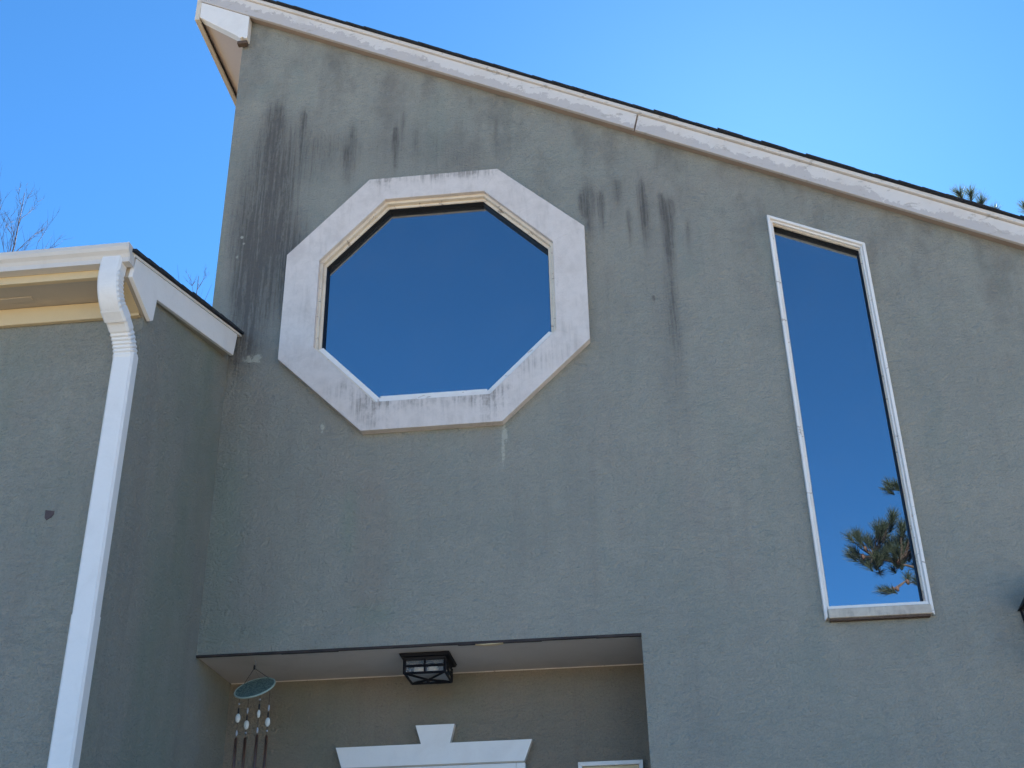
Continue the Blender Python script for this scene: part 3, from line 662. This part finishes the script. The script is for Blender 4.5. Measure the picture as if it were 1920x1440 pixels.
def bare_tree(base, top, seed, label, spread=.9, n=26):
    rd = random.Random(seed); base = Vector(base); top = Vector(top)
    root = tag(empty('bare_tree', base), label, 'tree', 'bare trees behind the house')
    T = top-base; H = T.length
    tk = MB(); P = []; Rr = []
    for i in range(15):
        t = i/14; P.append(T*t+Vector((rd.uniform(-.08, .08)*(1-t)+.02*math.sin(i*2.3), rd.uniform(-.08, .08), 0))); Rr.append(.16*(1-t)**1.15+.004)
    tk.tube(P, Rr, 8).build('trunk', M['bark'], root, smooth=True)
    cr = MB()
    def twig(p, d, L, r, lev):
        pts = [p]; q = p.copy(); dd = d.copy(); k = 5
        for i in range(k):
            dd = (dd+Vector((rd.uniform(-.10, .10), rd.uniform(-.10, .10), .08))).normalized(); q = q+dd*L/k; pts.append(q.copy())
        cr.tube(pts, [r*(1-.75*i/k) for i in range(k+1)], 4 if lev > 0 else 5)
        if lev < 2:
            for i in range(rd.randint(4, 6)):
                j = rd.randint(1, k); a = rd.uniform(0, 6.28)
                side = dd.cross(Vector((math.cos(a), math.sin(a), .1))).normalized()
                twig(pts[j], (dd*.85+side*rd.uniform(.35, .75)).normalized(), L*rd.uniform(.28, .5), r*.55, lev+1)
    for i in range(n):
        t = .45+.53*(i/(n-1))**.8; k = t*14; a = int(k); p = P[a].lerp(P[min(a+1, 14)], k-a)
        an = i*2.4+rd.uniform(-.4, .4); L = spread*(H*(1-t)*.55+.35)*rd.uniform(.75, 1.2)
        d = Vector((math.cos(an)*.75, math.sin(an)*.75, rd.uniform(1.0, 1.7))).normalized()
        twig(p, d, L, .005+.018*(1-t), 0)
    cr.build('crown', M['bark'], root, fix=False)
bare_tree((-10.35, 10, 0), (-10.16, 10, 14.68), 5, 'leafless tree with twiggy crown rising over the gutter at far left')
bare_tree((-6.95, 10, 0), (-6.80, 10, 12.62), 9, 'leafless tree whose twig tips show beside the tall wall', .8, 22)

def tuft(mb, p, d, rd, L=.24, n=60, w=.0075):
    d = d.normalized(); a = d.orthogonal().normalized(); b2 = d.cross(a)
    for i in range(n):
        an = rd.uniform(0, 6.283); sp = rd.uniform(.15, 1.15); o = p-d*rd.uniform(0, .16)
        v = (d+(a*math.cos(an)+b2*math.sin(an))*sp).normalized(); q = o+v*L*rd.uniform(.7, 1.1)
        sd = v.cross(Vector((rd.uniform(-1, 1), rd.uniform(-1, 1), rd.uniform(-1, 1)))).normalized()*w*.5
        mb.add([o-sd, o+sd, q+sd*.4, q-sd*.4], [(0, 1, 2, 3)])
def pine(base, height, label, explicit, seed, avoid, zlo, n_br=34, length=3.4):
    rd = random.Random(seed); base = Vector(base)
    root = tag(empty('pine_tree', base), label, 'tree', 'pine trees')
    tk = MB(); P = [Vector((.05*math.sin(i), .05*math.cos(i*1.7), height*i/12)) for i in range(13)]
    tk.tube(P, [.20*(1-i/12)**.8+.02 for i in range(13)], 10).build('trunk', M['pine_bark'], root, smooth=True)
    br = MB(); cr = MB(); cones = []
    def branch(p, q, r, sub, tl=.24):
        p, q = Vector(p), Vector(q); mid = (p+q)/2+Vector((rd.uniform(-.1, .1), rd.uniform(-.1, .1), -.12*(q-p).length*.5))
        pts = bez(p, mid, q, 8); br.tube(pts, [r*(1-.8*i/7) for i in range(8)], 5)
        tuft(cr, q, (q-pts[-2])+Vector((0, 0, .05)), rd, tl)
        for k in range(sub):
            t = rd.uniform(.35, .98); a = pts[int(t*7)]
            e = a+Vector((rd.uniform(-.45, .45), rd.uniform(-.45, .45), rd.uniform(-.05, .45)))*(1.25-t*.5)+(q-p).normalized()*.25
            br.tube([a, (a+e)/2+Vector((0, 0, -.04)), e], [r*.35, r*.3, .006], 4)
            tuft(cr, e, (e-a)+Vector((0, 0, .12)), rd, tl)
            if rd.random() < .22: cones.append(a.lerp(e, .7)+Vector((0, 0, -.05)))
    for (p, q, r, ends, dense, tl) in explicit:
        p, q = Vector(p)-base, Vector(q)-base
        mid = (p+q)/2+Vector((0, 0, -.25)); pts = bez(p, mid, q, 9); br.tube(pts, [r*(1-.75*i/8) for i in range(9)], 6)
        for e in ends:
            e = Vector(e)-base; a = min(pts, key=lambda v: (v-e).length+(.15 if v.z > e.z else 0))
            br.tube([a, (a+e)/2+Vector((0, 0, -.05)), e], [r*.4, r*.32, .008], 5)
            tuft(cr, e, (e-a)*.6+Vector((0, 0, .22)), rd, tl, 150, .007)
            for _k in range(dense):
                e2 = e+Vector((rd.uniform(-.12, .22), rd.uniform(-.35, .35), rd.uniform(-.16, .10)))
                br.tube([a, (a+e2)/2+Vector((0, 0, -.04)), e2], [r*.25, r*.2, .005], 4)
                tuft(cr, e2, (e2-a)*.6+Vector((0, 0, .22)), rd, tl*.9, 120, .0065)
            if rd.random() < .3: cones.append(a.lerp(e, .55)+Vector((0, 0, -.06)))
    for i in range(n_br):
        t = i/(n_br-1); z = zlo+(height-zlo)*t; an = i*2.4+rd.uniform(-.3, .3)
        L = length*(1-t*.8)*rd.uniform(.7, 1.05); p = Vector((0, 0, z)); q = p+Vector((math.cos(an)*L, math.sin(an)*L, L*.22+.15))
        if avoid(base+q): continue
        branch(p, q, .022+.03*(1-t), 9 if t < .8 else 6)
    br.build('branches', M['pine_bark'], root, fix=False)
    cr.build('crown', M['needle'], root, fix=False)
    for c in cones[:40]: MB().ball(c, (.035, .035, .055), 8, 6).build('cone', M['cone'], root, smooth=True)
# the pine across the street, which the tall window mirrors
ex = [((7.4, -13.9, 7.9), (4.0, -13.9, 8.62), .05, [(3.72, -13.9, 8.72), (3.82, -13.8, 8.95), (4.02, -13.9, 8.86), (4.12, -13.7, 9.02), (4.28, -13.9, 9.10), (4.35, -14.2, 8.92), (4.22, -14.0, 8.74), (4.50, -13.7, 9.02), (4.62, -13.9, 8.86), (4.05, -13.8, 8.56), (4.3, -13.6, 8.58), (3.98, -14.2, 8.62), (4.55, -14.1, 8.70), (4.75, -13.9, 9.05), (4.9, -13.8, 8.9), (5.3, -13.9, 9.0), (4.45, -13.9, 8.52), (4.85, -14.1, 8.60), (5.2, -13.6, 8.6)], 3, .22),
      ((7.4, -13.9, 7.6), (4.45, -13.9, 8.16), .035, [(4.02, -13.9, 7.99), (4.12, -13.8, 7.97), (4.5, -13.9, 8.24), (4.6, -13.8, 8.14), (4.75, -14.0, 8.3), (5.1, -13.9, 8.3)], 0, .17),
      ((7.4, -13.9, 9.2), (4.75, -13.9, 9.85), .035, [(4.46, -13.9, 9.90), (4.42, -13.9, 9.80), (4.56, -13.8, 9.84), (4.66, -13.8, 9.74), (4.8, -13.9, 9.7), (4.95, -13.9, 9.95), (5.2, -13.9, 10.0)], 0, .17)]
pine((7.4, -13.9, 0), 12.5, 'tall pine standing across from the house, mirrored in the tall window', ex, 21, lambda p: p.x < 5.6 and p.y < -10, 5.5)
# the pine behind the house
ex = [((7.7, 10, 11.6), (5.55, 10, 12.75), .05, [(5.30, 10, 12.82), (5.40, 9.9, 13.00), (5.46, 10.1, 12.86), (5.52, 10, 12.72), (5.60, 10, 13.06), (5.74, 10, 12.90), (5.66, 10.1, 12.72), (5.85, 9.9, 12.60), (6.1, 10.2, 12.4)], 0, .19),
      ((7.7, 10, 12.0), (6.45, 10, 12.55), .04, [(6.36, 10, 12.72), (6.45, 9.9, 12.62), (6.6, 10, 12.8), (6.8, 10.1, 12.7)], 0, .19)]
pine((7.7, 10, 0), 13.6, 'pine behind the house whose needle tufts clear the roof edge at right', ex, 33, lambda p: p.x < 7.6 and p.z > 10.6, 6.5)
